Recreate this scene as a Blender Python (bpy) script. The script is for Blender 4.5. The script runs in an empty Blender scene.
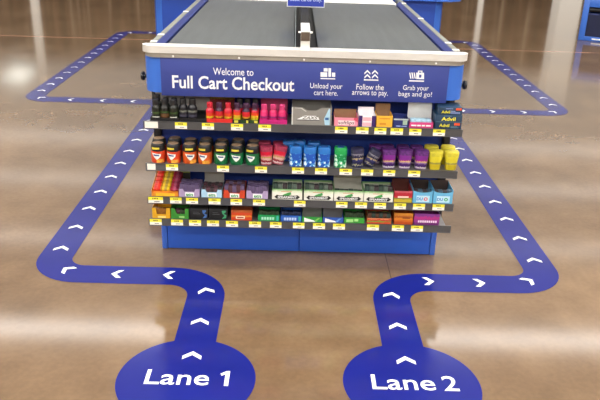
import bpy, bmesh, math, random
from mathutils import Vector, Matrix
random.seed(7)
PI = math.pi
SC = bpy.context.scene
COL = SC.collection

# ------------------------------------------------------------------ camera
CAM_C = Vector((-0.0479, -2.9914, 1.5))
R_ = Vector((0.99955809, -0.00301771, 0.02957219))
U_ = Vector((-0.0261794, 0.38186515, 0.9238472))
F_ = Vector((0.01408049, 0.92421312, -0.3816174))
FPX = 705.86
cd = bpy.data.cameras.new('camera')
cam = bpy.data.objects.new('camera', cd)
COL.objects.link(cam)
m = Matrix((R_, U_, -F_)).transposed().to_4x4()
m.translation = CAM_C
cam.matrix_world = m
cd.sensor_width = 36.0
cd.lens = FPX / 600 * 36
cd.clip_end = 200
SC.camera = cam
SC.view_settings.view_transform = 'Standard'
SC.view_settings.look = 'None'
SC.view_settings.exposure = 0.0
SC.view_settings.gamma = 1.0

def on_plane(px, py, Y):
    """world X, Z on the upright plane at depth Y that the photograph's measure (px, py) falls on"""
    d = F_ + R_ * ((px - 300) / FPX) - U_ * ((py - 200) / FPX)
    t = (Y - CAM_C.y) / d.y
    p = CAM_C + d * t
    return p.x, p.z

# ------------------------------------------------------------------ materials
def lin(h):
    h = h.lstrip('#')
    out = []
    for i in (0, 2, 4):
        c = int(h[i:i + 2], 16) / 255
        out.append(c / 12.92 if c <= .04045 else ((c + .055) / 1.055) ** 2.4)
    return (*out, 1)

_M = {}
def mat(name, hexc, rough=.45, metal=0., var=.07, scale=40., emit=0.):
    if name in _M: return _M[name]
    mt = bpy.data.materials.new(name); mt.use_nodes = True
    nt = mt.node_tree; b = nt.nodes['Principled BSDF']
    tc = nt.nodes.new('ShaderNodeTexCoord')
    nz = nt.nodes.new('ShaderNodeTexNoise'); nz.inputs['Scale'].default_value = scale
    nz.inputs['Detail'].default_value = 3
    nt.links.new(tc.outputs['Object'], nz.inputs['Vector'])
    rp = nt.nodes.new('ShaderNodeValToRGB')
    c = lin(hexc)
    rp.color_ramp.elements[0].position = .3; rp.color_ramp.elements[1].position = .7
    rp.color_ramp.elements[0].color = (*[v * (1 - var) for v in c[:3]], 1)
    rp.color_ramp.elements[1].color = (*[min(1, v * (1 + var)) for v in c[:3]], 1)
    nt.links.new(nz.outputs['Fac'], rp.inputs['Fac'])
    nt.links.new(rp.outputs['Color'], b.inputs['Base Color'])
    b.inputs['Roughness'].default_value = rough
    b.inputs['Metallic'].default_value = metal
    if emit:
        b.inputs['Emission Color'].default_value = c
        b.inputs['Emission Strength'].default_value = emit
    _M[name] = mt
    return mt

def bands(name, stops, rough=.4, wob=.05, scale=9., axis='Z', const=True):
    """printed wrapper: colour bands along one axis of the object, edges broken up by noise"""
    if name in _M: return _M[name]
    mt = bpy.data.materials.new(name); mt.use_nodes = True
    nt = mt.node_tree; b = nt.nodes['Principled BSDF']
    tc = nt.nodes.new('ShaderNodeTexCoord')
    sp = nt.nodes.new('ShaderNodeSeparateXYZ')
    nt.links.new(tc.outputs['Generated'], sp.inputs[0])
    nz = nt.nodes.new('ShaderNodeTexNoise'); nz.inputs['Scale'].default_value = scale
    nz.inputs['Detail'].default_value = 2
    nt.links.new(tc.outputs['Generated'], nz.inputs['Vector'])
    ma = nt.nodes.new('ShaderNodeMath'); ma.operation = 'MULTIPLY_ADD'
    ma.inputs[1].default_value = wob * 2
    su = nt.nodes.new('ShaderNodeMath'); su.operation = 'SUBTRACT'; su.inputs[1].default_value = wob
    nt.links.new(nz.outputs['Fac'], ma.inputs[0])
    nt.links.new(sp.outputs[axis], ma.inputs[2])
    nt.links.new(ma.outputs[0], su.inputs[0])
    rp = nt.nodes.new('ShaderNodeValToRGB')
    if const: rp.color_ramp.interpolation = 'CONSTANT'
    el = rp.color_ramp.elements
    dl = lambda h: tuple(c * .8 for c in lin(h)[:3]) + (1,)
    el[0].position = stops[0][0]; el[0].color = dl(stops[0][1])
    el[1].position = stops[1][0]; el[1].color = dl(stops[1][1])
    for p, c in stops[2:]:
        e = el.new(p); e.color = dl(c)
    nt.links.new(su.outputs[0], rp.inputs['Fac'])
    nt.links.new(rp.outputs['Color'], b.inputs['Base Color'])
    b.inputs['Roughness'].default_value = rough
    _M[name] = mt
    return mt

def blobs(name, base, spot, spot2, scale=55., thr=.42, rough=.35):
    """printed wrapper with light blobs over a base colour on its lower part"""
    if name in _M: return _M[name]
    mt = bpy.data.materials.new(name); mt.use_nodes = True
    nt = mt.node_tree; b = nt.nodes['Principled BSDF']
    tc = nt.nodes.new('ShaderNodeTexCoord')
    vo = nt.nodes.new('ShaderNodeTexNoise'); vo.inputs['Scale'].default_value = scale; vo.inputs['Detail'].default_value = 1
    nt.links.new(tc.outputs['Object'], vo.inputs['Vector'])
    rp = nt.nodes.new('ShaderNodeValToRGB'); rp.color_ramp.interpolation = 'CONSTANT'
    el = rp.color_ramp.elements
    el[0].position = 0; el[0].color = lin(base)
    el[1].position = 1 - thr; el[1].color = lin(spot2)
    e = el.new(1 - thr + .07); e.color = lin(spot)
    nt.links.new(vo.outputs['Fac'], rp.inputs['Fac'])
    nt.links.new(rp.outputs['Color'], b.inputs['Base Color'])
    b.inputs['Roughness'].default_value = rough
    _M[name] = mt
    return mt

# ------------------------------------------------------------------ mesh helpers
def bx(bm, x0, x1, y0, y1, z0, z1, mi=0, bev=0., seg=2):
    r = bmesh.ops.create_cube(bm, size=1)
    vs = r['verts']
    for v in vs:
        v.co = Vector((x0 + (v.co.x + .5) * (x1 - x0), y0 + (v.co.y + .5) * (y1 - y0), z0 + (v.co.z + .5) * (z1 - z0)))
    fs = set(f for v in vs for f in v.link_faces)
    for f in fs: f.material_index = mi
    if bev > 0:
        es = list(set(e for v in vs for e in v.link_edges))
        g = bmesh.ops.bevel(bm, geom=es, offset=bev, segments=seg, affect='EDGES', profile=.5)
        for f in g['faces']: f.material_index = mi
    return bm

def prism(bm, pts, a0, a1, axis='Z', mi=0, bev=0., seg=2):
    """polygon extruded along an axis. Z: pts=(x,y); Y: pts=(x,z); X: pts=(y,z)"""
    def mk(p, a):
        if axis == 'Z': return (p[0], p[1], a)
        if axis == 'Y': return (p[0], a, p[1])
        return (a, p[0], p[1])
    v0 = [bm.verts.new(mk(p, a0)) for p in pts]
    v1 = [bm.verts.new(mk(p, a1)) for p in pts]
    n = len(pts); fs = []
    fs.append(bm.faces.new(v0)); fs.append(bm.faces.new(list(reversed(v1))))
    for i in range(n):
        j = (i + 1) % n
        fs.append(bm.faces.new((v0[j], v0[i], v1[i], v1[j])))
    for f in fs: f.material_index = mi
    if bev > 0:
        es = list(fs[0].edges) + list(fs[1].edges)
        g = bmesh.ops.bevel(bm, geom=es, offset=bev, segments=seg, affect='EDGES', profile=.5)
        for f in g['faces']: f.material_index = mi
    return bm

def lathe(bm, prof, n=20, mi=0, cx=0, cy=0):
    rings = []
    for r, z in prof:
        if r < 1e-6: rings.append([bm.verts.new((cx, cy, z))])
        else: rings.append([bm.verts.new((cx + r * math.cos(2 * PI * k / n), cy + r * math.sin(2 * PI * k / n), z)) for k in range(n)])
    for a, b in zip(rings[:-1], rings[1:]):
        for k in range(n):
            k2 = (k + 1) % n
            if len(a) == 1 and len(b) == 1: continue
            if len(a) == 1: f = bm.faces.new((a[0], b[k2], b[k]))
            elif len(b) == 1: f = bm.faces.new((a[k], a[k2], b[0]))
            else: f = bm.faces.new((a[k], a[k2], b[k2], b[k]))
            f.material_index = mi
    return bm

def loft(bm, levels, n=24, mi=0, p=3.2):
    """stack of superellipse rings (z, width, depth), capped"""
    rings = []
    for z, w, d in levels:
        ring = []
        for k in range(n):
            a = 2 * PI * k / n
            c, s = math.cos(a), math.sin(a)
            ring.append(bm.verts.new((w / 2 * math.copysign(abs(c) ** (2 / p), c), d / 2 * math.copysign(abs(s) ** (2 / p), s), z)))
        rings.append(ring)
    for a, b in zip(rings[:-1], rings[1:]):
        for k in range(n):
            k2 = (k + 1) % n
            bm.faces.new((a[k], a[k2], b[k2], b[k])).material_index = mi
    bm.faces.new(list(reversed(rings[0]))).material_index = mi
    bm.faces.new(rings[-1]).material_index = mi
    return bm

def patch(bm, r, a0, a1, ztop, zbot, n=10, mi=0):
    """curved label on the front (towards -Y) of a can of radius r; ztop/zbot are functions of 0..1"""
    prev = None
    for k in range(n + 1):
        f = k / n; a = math.radians(-90 + a0 + (a1 - a0) * f)
        t = bm.verts.new((r * math.cos(a), r * math.sin(a), max(ztop(f), zbot(f) + 1e-5)))
        b = bm.verts.new((r * math.cos(a), r * math.sin(a), zbot(f)))
        if prev: bm.faces.new((prev[1], b, t, prev[0])).material_index = mi
        prev = (t, b)
    return bm

def tube(bm, p0, p1, r, n=10, mi=0):
    p0, p1 = Vector(p0), Vector(p1); d = p1 - p0
    q = Vector((0, 0, 1)).rotation_difference(d)
    g = bmesh.ops.create_cone(bm, cap_ends=True, segments=n, radius1=r, radius2=r, depth=d.length,
                              matrix=Matrix.Translation((p0 + p1) / 2) @ q.to_matrix().to_4x4())
    for v in g['verts']:
        for f in v.link_faces: f.material_index = mi
    return bm

def obj(name, bm, mats, parent=None, loc=(0, 0, 0), rot=(0, 0, 0), smooth=True):
    me = bpy.data.meshes.new(name)
    bmesh.ops.recalc_face_normals(bm, faces=bm.faces)
    if smooth:
        for f in bm.faces: f.smooth = True
        for e in bm.edges:
            if len(e.link_faces) == 2 and e.calc_face_angle(0) > .6: e.smooth = False
    bm.to_mesh(me); bm.free()
    for k in (mats if isinstance(mats, (list, tuple)) else [mats]): me.materials.append(k)
    o = bpy.data.objects.new(name, me); COL.objects.link(o)
    o.parent = parent; o.location = loc; o.rotation_euler = rot
    return o

def B(): return bmesh.new()

def tag(o, label, cat, group=None):
    o['label'] = label; o['category'] = cat
    if group: o['group'] = group
    return o

def thing(name, label, cat, loc=(0, 0, 0), rotz=0, group=None):
    o = bpy.data.objects.new(name, None); COL.objects.link(o)
    o.empty_display_size = .03
    o.location = loc; o.rotation_euler = (0, 0, rotz)
    return tag(o, label, cat, group)

def struct(name, bm, mats, **k):
    o = obj(name, bm, mats, **k); o['kind'] = 'structure'; return o

def dup(root, loc, label, rot=None, group=None):
    """a copy of a thing with copies of its parts and sub-parts (mesh data shared)"""
    def cp(o, par):
        c = o.copy(); COL.objects.link(c); c.parent = par
        for ch in list(o.children): cp(ch, c)
        return c
    r = cp(root, None); r.location = loc; r['label'] = label
    if rot is not None: r.rotation_euler = rot
    if group: r['group'] = group
    return r

def text_obj(body, mt, parent, box, plane, name='lettering', bold=.0, thick=0., align_keep=False, slant=0.):
    """lettering fitted to box=(u0,u1,v0,v1). plane: ('Y', y) upright facing -Y, or ('Z', z) lying flat"""
    cu = bpy.data.curves.new(name, 'FONT'); cu.body = body; cu.size = 1
    cu.offset = bold; cu.resolution_u = 3; cu.shear = slant
    t = bpy.data.objects.new(name, cu); COL.objects.link(t)
    bpy.context.view_layer.update()
    me = bpy.data.meshes.new_from_object(t.evaluated_get(bpy.context.evaluated_depsgraph_get()))
    bpy.data.objects.remove(t); bpy.data.curves.remove(cu)
    xs = [v.co.x for v in me.vertices]; ys = [v.co.y for v in me.vertices]
    x0, x1, y0, y1 = min(xs), max(xs), min(ys), max(ys)
    u0, u1, v0, v1 = box
    for v in me.vertices:
        u = u0 + (v.co.x - x0) / (x1 - x0) * (u1 - u0)
        w = v0 + (v.co.y - y0) / (y1 - y0) * (v1 - v0)
        v.co = (u, plane[1], w) if plane[0] == 'Y' else (u, w, plane[1])
    me.materials.clear(); me.materials.append(mt)
    o = bpy.data.objects.new(name, me); COL.objects.link(o); o.parent = parent
    return o

# ------------------------------------------------------------------ common materials
BLUE = mat('blue laminate', '#2a5bc4', .42, var=.05, scale=3)
LBLUE = mat('light blue laminate', '#386cca', .38, var=.04, scale=3)
NAVY = mat('navy sign print', '#35438f', .5, var=.04, scale=5)
WHITE = mat('white print', '#f4f6f6', .5, var=.02)
STEEL = mat('brushed stainless steel', '#eeeeea', .38, .45, var=.03, scale=12)
STEELD = mat('dull steel flange', '#a9a59b', .5, .5, var=.12, scale=10)
BLACK = mat('black plastic', '#131317', .45)
DARK = mat('dark recess', '#0e1330', .6)
GREYM = mat('grey shelf metal', '#807f80', .4, .5, var=.06, scale=20)
STRIP = mat('grey price channel', '#5a5b5e', .34, .4, var=.08, scale=15)
DECAL = mat('blue floor vinyl', '#1a2278', .14, var=.05, scale=5)
DECAL.node_tree.nodes['Principled BSDF'].inputs['Specular IOR Level'].default_value = .25
DECALW = mat('white floor vinyl print', '#f2f4f4', .4, var=.02)

# ------------------------------------------------------------------ the setting
def floor_mat():
    mt = bpy.data.materials.new('polished concrete'); mt.use_nodes = True
    nt = mt.node_tree; b = nt.nodes['Principled BSDF']; N = nt.nodes.new; L = nt.links.new
    tc = N('ShaderNodeTexCoord')
    n1 = N('ShaderNodeTexNoise'); n1.inputs['Scale'].default_value = 1.1; n1.inputs['Detail'].default_value = 6; n1.inputs['Roughness'].default_value = .6
    n2 = N('ShaderNodeTexNoise'); n2.inputs['Scale'].default_value = 45; n2.inputs['Detail'].default_value = 4
    n3 = N('ShaderNodeTexNoise'); n3.inputs['Scale'].default_value = 4.5; n3.inputs['Detail'].default_value = 5
    for n in (n1, n2, n3): L(tc.outputs['Object'], n.inputs['Vector'])
    r1 = N('ShaderNodeValToRGB')
    r1.color_ramp.elements[0].position = .32; r1.color_ramp.elements[0].color = lin('#6d5740')
    r1.color_ramp.elements[1].position = .68; r1.color_ramp.elements[1].color = lin('#826a50')
    L(n1.outputs['Fac'], r1.inputs['Fac'])
    r2 = N('ShaderNodeValToRGB')
    r2.color_ramp.elements[0].position = .3; r2.color_ramp.elements[0].color = (.8, .78, .76, 1)
    r2.color_ramp.elements[1].position = .7; r2.color_ramp.elements[1].color = (1.08, 1.08, 1.08, 1)
    L(n3.outputs['Fac'], r2.inputs['Fac'])
    mx = N('ShaderNodeMix'); mx.data_type = 'RGBA'; mx.blend_type = 'MULTIPLY'; mx.inputs[0].default_value = .8
    L(r1.outputs['Color'], mx.inputs[6]); L(r2.outputs['Color'], mx.inputs[7])
    r3 = N('ShaderNodeValToRGB')
    r3.color_ramp.elements[0].position = .35; r3.color_ramp.elements[0].color = (.88, .88, .88, 1)
    r3.color_ramp.elements[1].position = .65; r3.color_ramp.elements[1].color = (1.06, 1.06, 1.06, 1)
    L(n2.outputs['Fac'], r3.inputs['Fac'])
    mx2 = N('ShaderNodeMix'); mx2.data_type = 'RGBA'; mx2.blend_type = 'MULTIPLY'; mx2.inputs[0].default_value = .6
    L(mx.outputs[2], mx2.inputs[6]); L(r3.outputs['Color'], mx2.inputs[7])
    # saw cut joints
    sp = N('ShaderNodeSeparateXYZ'); L(tc.outputs['Object'], sp.inputs[0])
    def line(axis, at, half):
        s = N('ShaderNodeMath'); s.operation = 'SUBTRACT'; s.inputs[1].default_value = at; L(sp.outputs[axis], s.inputs[0])
        a = N('ShaderNodeMath'); a.operation = 'ABSOLUTE'; L(s.outputs[0], a.inputs[0])
        c = N('ShaderNodeMath'); c.operation = 'LESS_THAN'; c.inputs[1].default_value = half; L(a.outputs[0], c.inputs[0])
        return c
    prev = mx2.outputs[2]
    for ax, at, half, colr, fac in (('Y', 5.52, .022, '#c9927a', .55), ('X', .408, .0022, '#3a2c22', .6), ('X', -4.1, .0022, '#3a2c22', .6)):
        c = line(ax, at, half)
        f = N('ShaderNodeMath'); f.operation = 'MULTIPLY'; f.inputs[1].default_value = fac; L(c.outputs[0], f.inputs[0])
        k = N('ShaderNodeMix'); k.data_type = 'RGBA'; L(f.outputs[0], k.inputs[0]); L(prev, k.inputs[6]); k.inputs[7].default_value = lin(colr)
        prev = k.outputs[2]
    L(prev, b.inputs['Base Color'])
    rr = N('ShaderNodeMapRange'); rr.inputs['From Min'].default_value = .3; rr.inputs['From Max'].default_value = .7
    rr.inputs['To Min'].default_value = .088; rr.inputs['To Max'].default_value = .10
    L(n1.outputs['Fac'], rr.inputs['Value']); L(rr.outputs[0], b.inputs['Roughness'])
    b.inputs['Specular IOR Level'].default_value = .62
    return mt

RX, RY0, RY1, RZ = 22., -14., 28., 5.0
struct('floor', bx(B(), -RX, RX, RY0, RY1, -.12, 0), floor_mat(), smooth=False)
struct('ceiling', bx(B(), -RX, RX, RY0, RY1, RZ, RZ + .1), mat('glowing white ceiling', '#d8d5ce', .8, var=.03, scale=2, emit=.75), smooth=False)  # glow added to the ceiling as fill and floor veil; it is no lamp

def stock_wall_mat():
    """far wall of stocked aisles: upright coloured bands"""
    mt = bpy.data.materials.new('stocked wall'); mt.use_nodes = True
    nt = mt.node_tree; b = nt.nodes['Principled BSDF']; N = nt.nodes.new; L = nt.links.new
    tc = N('ShaderNodeTexCoord'); mp = N('ShaderNodeMapping'); mp.inputs['Scale'].default_value = (3.4, 3.4, .16)
    L(tc.outputs['Object'], mp.inputs[0])
    n = N('ShaderNodeTexNoise'); n.inputs['Scale'].default_value = 1.; n.inputs['Detail'].default_value = 4; n.inputs['Roughness'].default_value = .7
    L(mp.outputs[0], n.inputs['Vector'])
    r = N('ShaderNodeValToRGB'); el = r.color_ramp.elements
    el[0].position = .3; el[0].color = lin('#0a0706'); el[1].position = .72; el[1].color = lin('#cbbda8')
    for p, c in ((.42, '#2a1c17'), (.5, '#4a2f25'), (.58, '#6a5a4c')):
        e = el.new(p); e.color = lin(c)
    L(n.outputs['Fac'], r.inputs['Fac']); L(r.outputs['Color'], b.inputs['Base Color'])
    b.inputs['Roughness'].default_value = .8
    return mt
SW = stock_wall_mat()
struct('wall_back', bx(B(), -RX, RX, RY1, RY1 + .2, 0, RZ), SW, smooth=False)
struct('wall_left', bx(B(), -RX - .2, -RX, RY0, RY1, 0, RZ), SW, smooth=False)
struct('wall_right', bx(B(), RX, RX + .2, RY0, RY1, 0, RZ), SW, smooth=False)
struct('wall_front', bx(B(), -RX, RX, RY0 - .2, RY0, 0, RZ), mat('pale wall', '#b9b2a6', .8, scale=2), smooth=False)

LIGHT = mat('fluorescent diffuser', '#fffdfa', .5, var=0, emit=7.5)
LIGHT3 = mat('dimmer fluorescent diffuser', '#fffdfa', .5, var=0, emit=2.6)
LIGHT2 = mat('brighter fluorescent diffuser', '#fffdfa', .5, var=0, emit=19.)
k = 1
y = -10.2
while y < 18:
    b = B(); bx(b, -19, 19, y - .17, y + .17, RZ - .06, RZ - .004)
    o = struct('ceiling_light', b, LIGHT2 if y < 1 else (LIGHT if y < 8 else LIGHT3), smooth=False)
    y += 3.42
PIL = mat('glowing white pillar paint', '#efebe2', .6, var=.03, scale=2, emit=.55)  # pillars carry an added glow so their floor streaks stay bright
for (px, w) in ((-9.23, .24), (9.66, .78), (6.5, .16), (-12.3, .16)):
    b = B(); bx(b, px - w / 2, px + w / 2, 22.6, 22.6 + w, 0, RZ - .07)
    struct('pillar_1', b, PIL, smooth=False)
SKYL = [(-11.5, 24.1), (-10.55, 24.1), (-10.55, 26.0), (-11.5, 26.0)]
b = B(); prism(b, SKYL, 4.97, 4.995)
struct('window_1', b, mat('daylit glass', '#fbfff6', .3, var=.02, emit=4.), smooth=False)

# ------------------------------------------------------------------ floor decals
def fillet(pts, rads, seg=12):
    out = [Vector(pts[0])]
    for i in range(1, len(pts) - 1):
        p, a, c = Vector(pts[i]), Vector(pts[i - 1]), Vector(pts[i + 1])
        r = rads[i - 1]
        d0, d1 = (a - p).normalized(), (c - p).normalized()
        cen = p + d0 * r + d1 * r
        for s in range(seg + 1):
            t = s / seg * PI / 2
            out.append(cen - d1 * r * math.cos(t) - d0 * r * math.sin(t))
    out.append(Vector(pts[-1]))
    return out

TW = .155
def lane(side, word, label):
    s = side
    t = thing('floor_decal', label, 'floor decal', (s * .387, -.99, 0), group=None)
    ox, oy = s * .387, -.99
    pts = [(.387, -.80), (.387, -.268), (1.107, -.268), (1.107, 2.655), (2.185, 2.655), (2.185, 6.02), (1.0, 6.02)]
    pts = [(s * x, y) for x, y in pts]
    line = fillet(pts, [.17, .155, .13, .14, .14])
    bm = B(); prev = None
    for i, p in enumerate(line):
        a = line[max(0, i - 1)]; c = line[min(len(line) - 1, i + 1)]
        d = (c - a).normalized(); n = Vector((-d.y, d.x)) * TW / 2
        l, r = p + n, p - n
        v = (bm.verts.new((l.x - ox, l.y - oy, .0012)), bm.verts.new((r.x - ox, r.y - oy, .0012)))
        if prev: bm.faces.new((prev[0], prev[1], v[1], v[0]))
        prev = v
    obj('path_strip', bm, DECAL, t)
    bm = B()
    bmesh.ops.create_circle(bm, cap_ends=True, segments=72, radius=.237, matrix=Matrix.Translation((0, 0, .002)))
    obj('lane_disc', bm, DECAL, t)
    half = [(-.034, -.025), (-.034, -.003), (0, .025), (.034, -.003), (.034, -.025), (0, .002)]
    bm = B()
    vs = [bm.verts.new((x, y, 0)) for x, y in half]
    bm.faces.new((vs[0], vs[5], vs[2], vs[1])); bm.faces.new((vs[5], vs[4], vs[3], vs[2]))
    first = None
    N, W_, E_ = 0, PI / 2 * -s, PI / 2 * s      # headings: away from the camera / outwards / back inwards
    ar = [(.385, -.856, N), (.385, -.63, N), (.392, -.39, -W_ * .15 * -1), (.57, -.262, W_), (.795, -.265, W_), (1.02, -.235, W_ * .6)]
    ar += [(1.107, -.03 + .238 * i, N) for i in range(11)]
    ar += [(1.14, 2.585, W_ * .5), (1.354, 2.655, W_), (1.6, 2.655, W_), (1.86, 2.655, W_), (2.115, 2.69, W_ * .5)]
    ar += [(2.185, 2.93 + .239 * i, N) for i in range(13)]
    ar += [(2.10, 5.97, E_ * .6), (1.86, 6.02, E_), (1.61, 6.02, E_), (1.37, 6.02, E_)]
    for x, y, h in ar:
        if first is None:
            a = first = obj('arrow', bm, DECALW, t)
        else:
            a = first.copy(); COL.objects.link(a); a.parent = t
        a.location = (s * x - ox, y - oy, .003); a.rotation_euler = (0, 0, h)
    if s < 0: box = (-.526, -.241)
    else: box = (.249, .546)
    v0, v1 = -1.027 - oy, -.945 - oy
    text_obj('Lane', DECALW, t, (box[0] - ox, box[0] - ox + .2175, v0, v1), ('Z', .003), bold=.008)
    if s < 0:   # the figure one, with a flag and a plain stem
        u = box[1] - ox
        bm = B(); prism(bm, [(u - .0145, v0), (u, v0), (u, v1), (u - .011, v1), (u - .032, v1 - .015), (u - .027, v1 - .026), (u - .0145, v1 - .018)], .0026, .003)
        obj('lettering', bm, DECALW, t, smooth=False)
    else:
        text_obj('2', DECALW, t, (box[1] - ox - .052, box[1] - ox, v0, v1), ('Z', .003), bold=.008)
    return t
lane(-1, 'Lane 1', 'blue floor path with white arrows and a round Lane 1 disc, left of the counter')
lane(1, 'Lane 2', 'blue floor path with white arrows and a round Lane 2 disc, right of the counter')

# ------------------------------------------------------------------ checkout counter
def rounded_front(hx, y0, y1, r, seg=8):
    """plan outline: flat back at y1, front at y0 with both front corners rounded"""
    pts = [(-hx, y1)]
    for i in range(seg + 1):
        a = PI + i / seg * PI / 2
        pts.append((-hx + r + r * math.cos(a), y0 + r + r * math.sin(a)))
    for i in range(seg + 1):
        a = 1.5 * PI + i / seg * PI / 2
        pts.append((hx - r + r * math.cos(a), y0 + r + r * math.sin(a)))
    pts.append((hx, y1))
    return pts

ct = thing('checkout_counter', 'blue double belt checkout counter with stainless bumper and Full Cart Checkout front', 'checkout counter', (0, 0, 0))
# base cabinet
b = B(); bx(b, -.641, .641, .012, 1.95, 0, .185)
obj('base_cabinet', b, BLUE, ct, smooth=False)
b = B(); bx(b, -.615, -.0025, 0, .014, .003, .184, bev=.0015); obj('base_panel', b, BLUE, ct)
b = B(); bx(b, .0025, .615, 0, .014, .003, .184, bev=.0015); obj('base_panel', b, BLUE, ct)
CORN = mat('blue corner strip', '#3a68cc', .4, var=.04, scale=3)
for s in (-1, 1):
    b = B(); bx(b, min(s * .618, s * .643), max(s * .618, s * .643), -.001, .03, .0, .185, bev=.002); obj('corner_strip', b, CORN, ct)
b = B(); bx(b, -.64, .64, .075, 1.95, .186, .91); obj('counter_body', b, BLUE, ct, smooth=False)
# header box
b = B(); prism(b, rounded_front(.668, -.09, .07, .062), .772, .9205); obj('header_box', b, LBLUE, ct)
sg = obj('sign_panel', bx(B(), -.596, .596, -.0945, -.088, .7605, .9205, bev=.001), NAVY, ct)
PY = -.0952
def hbox(px0, px1, py_top, py_bot):
    xm = (px0 + px1) / 2
    x0 = on_plane(px0, py_top, PY)[0]; x1 = on_plane(px1, py_top, PY)[0]
    return (x0, x1, on_plane(xm, py_bot, PY)[1], on_plane(xm, py_top, PY)[1])
text_obj('Welcome to', WHITE, sg, hbox(213, 253.5, 68.2, 75.4), ('Y', PY), bold=.004)
text_obj('Full Cart Checkout', WHITE, sg, hbox(172, 294.5, 76.8, 89.8), ('Y', PY), bold=.018)
for words, bxs in ((('Unload your', 'cart here.'), ((310.3, 342.6, 83.4, 90.2), (314, 338, 90.2, 95.4))),
                   (('Follow the', 'arrows to pay.'), ((356.6, 384, 84.2, 89.9), (352.2, 388, 90.9, 97))),
                   (('Grab your', 'bags and go!'), ((403.2, 429, 85.4, 91.8), (398.8, 432.2, 91.6, 98)))):
    for w, bb in zip(words, bxs): text_obj(w, WHITE, sg, hbox(*bb), ('Y', PY), bold=.0)
def icon(polys):
    b = B()
    for poly in polys:
        prism(b, [on_plane(x, y, PY) for x, y in poly], PY - .0002, PY + .0004, 'Y')
    obj('icon', b, WHITE, sg, smooth=False)
def rect(x0, x1, y0, y1, sk=.027):
    return [(x0, y0), (x1, y0 + (x1 - x0) * sk), (x1, y1 + (x1 - x0) * sk), (x0, y1)]
icon([rect(320.5, 327.2, 72.2, 76.8), rect(323.7, 327.6, 68.2, 71.5), rect(328.4, 331, 68.2, 76.8), rect(332, 335.2, 72.6, 76.8), rect(320.5, 335.2, 78, 79)])
ch = []
for x0 in (364.4, 372.0):
    for y0 in (69.8, 73.9):
        w = 6.0
        ch.append([(x0, y0 + 3.0), (x0 + w / 2, y0), (x0 + w / 2, y0 + 1.9), (x0, y0 + 4.6)])
        ch.append([(x0 + w / 2, y0), (x0 + w, y0 + 3.2), (x0 + w, y0 + 4.8), (x0 + w / 2, y0 + 1.9)])
ch.append(rect(363.9, 378.4, 79.2, 80.4))
icon(ch)
bag = [rect(416.2, 424, 72.6, 79)]
for i in range(3): bag.append([(409.2 + 2.2 * i, 72.6), (410.3 + 2.2 * i, 72.6), (411.4 + 2.2 * i, 78.6), (410.3 + 2.2 * i, 78.6)])
bag += [rect(418, 422.4, 70.6, 71.5), rect(418, 419, 71.2, 72.8), rect(421.4, 422.4, 71.2, 72.8), rect(409, 424, 80.2, 81.4)]
icon(bag)
b = B(); bx(b, on_plane(419, 76, PY)[0], on_plane(421.4, 76, PY)[0], PY - .0008, PY, on_plane(420, 77.6, PY)[1], on_plane(420, 74.6, PY)[1]); obj('icon', b, NAVY, sg, smooth=False)
# bumper
b = B(); prism(b, rounded_front(.672, -.108, -.03, .05, 10), .9395, .968, bev=.0125, seg=4); bp_ = obj('bumper', b, STEEL, ct)
b = B(); prism(b, rounded_front(.664, -.1005, -.02, .056, 10), .9205, .9395); fl = obj('bumper_flange', b, STEELD, ct)
for px in (173, 239, 304, 370, 436):
    x, z = on_plane(px, 56.3 + (px - 173) * .027, -.101)
    b = B(); lathe(b, [(0, .0), (.0045, .0), (.0045, .0015), (.002, .003), (0, .003)], 12)
    obj('screw', b, STEEL, fl, loc=(x, -.1005, z), rot=(PI / 2, 0, 0))
# knobs at the sides of the header
for s in (-1, 1):
    b = B(); lathe(b, [(0, 0), (.008, 0), (.008, .012), (.017, .014), (.02, .02), (.017, .028), (.008, .031), (0, .031)], 16)
    obj('knob', b, mat('black rubber', '#121212', .35), ct, loc=(s * .666, -.01, .822), rot=(0, s * PI / 2, 0))
# deck, belts, rails
b = B(); bx(b, -.655, .655, -.04, 1.95, .905, .925); obj('deck', b, mat('black deck', '#08090a', .7), ct, smooth=False)
def belt_mat():
    mt = bpy.data.materials.new('conveyor rubber'); mt.use_nodes = True
    nt = mt.node_tree; bs = nt.nodes['Principled BSDF']; N = nt.nodes.new; L = nt.links.new
    tc = N('ShaderNodeTexCoord'); mp = N('ShaderNodeMapping'); mp.inputs['Scale'].default_value = (30, 2.5, 1)
    L(tc.outputs['Object'], mp.inputs[0])
    n = N('ShaderNodeTexNoise'); n.inputs['Scale'].default_value = 1.; n.inputs['Detail'].default_value = 5
    n2 = N('ShaderNodeTexNoise'); n2.inputs['Scale'].default_value = 260.
    L(mp.outputs[0], n.inputs['Vector']); L(tc.outputs['Object'], n2.inputs['Vector'])
    ad = N('ShaderNodeMath'); ad.operation = 'ADD'; L(n.outputs['Fac'], ad.inputs[0]); L(n2.outputs['Fac'], ad.inputs[1])
    r = N('ShaderNodeValToRGB'); r.color_ramp.elements[0].position = .35; r.color_ramp.elements[1].position = .65
    hf = N('ShaderNodeMath'); hf.operation = 'MULTIPLY'; hf.inputs[1].default_value = .5; L(ad.outputs[0], hf.inputs[0])
    r.color_ramp.elements[0].color = lin('#3a4042'); r.color_ramp.elements[1].color = lin('#4b5153')
    L(hf.outputs[0], r.inputs['Fac']); L(r.outputs['Color'], bs.inputs['Base Color'])
    bs.inputs['Roughness'].default_value = .42
    bs.inputs['Specular IOR Level'].default_value = .35
    return mt
BELT = belt_mat()
for x0, x1 in ((-.596, -.046), (.054, .596)):
    b = B(); bx(b, x0, x1, -.045, 1.70, .927, .945, bev=.006); obj('conveyor_belt', b, BELT, ct)
RAILB = mat('blue belt guard', '#1b2d74', .6); RAILS = mat('worn side rail', '#80847c', .5, .35, var=.1, scale=8)
EDGE = mat('pale guide strip', '#8a9496', .4)
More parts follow.
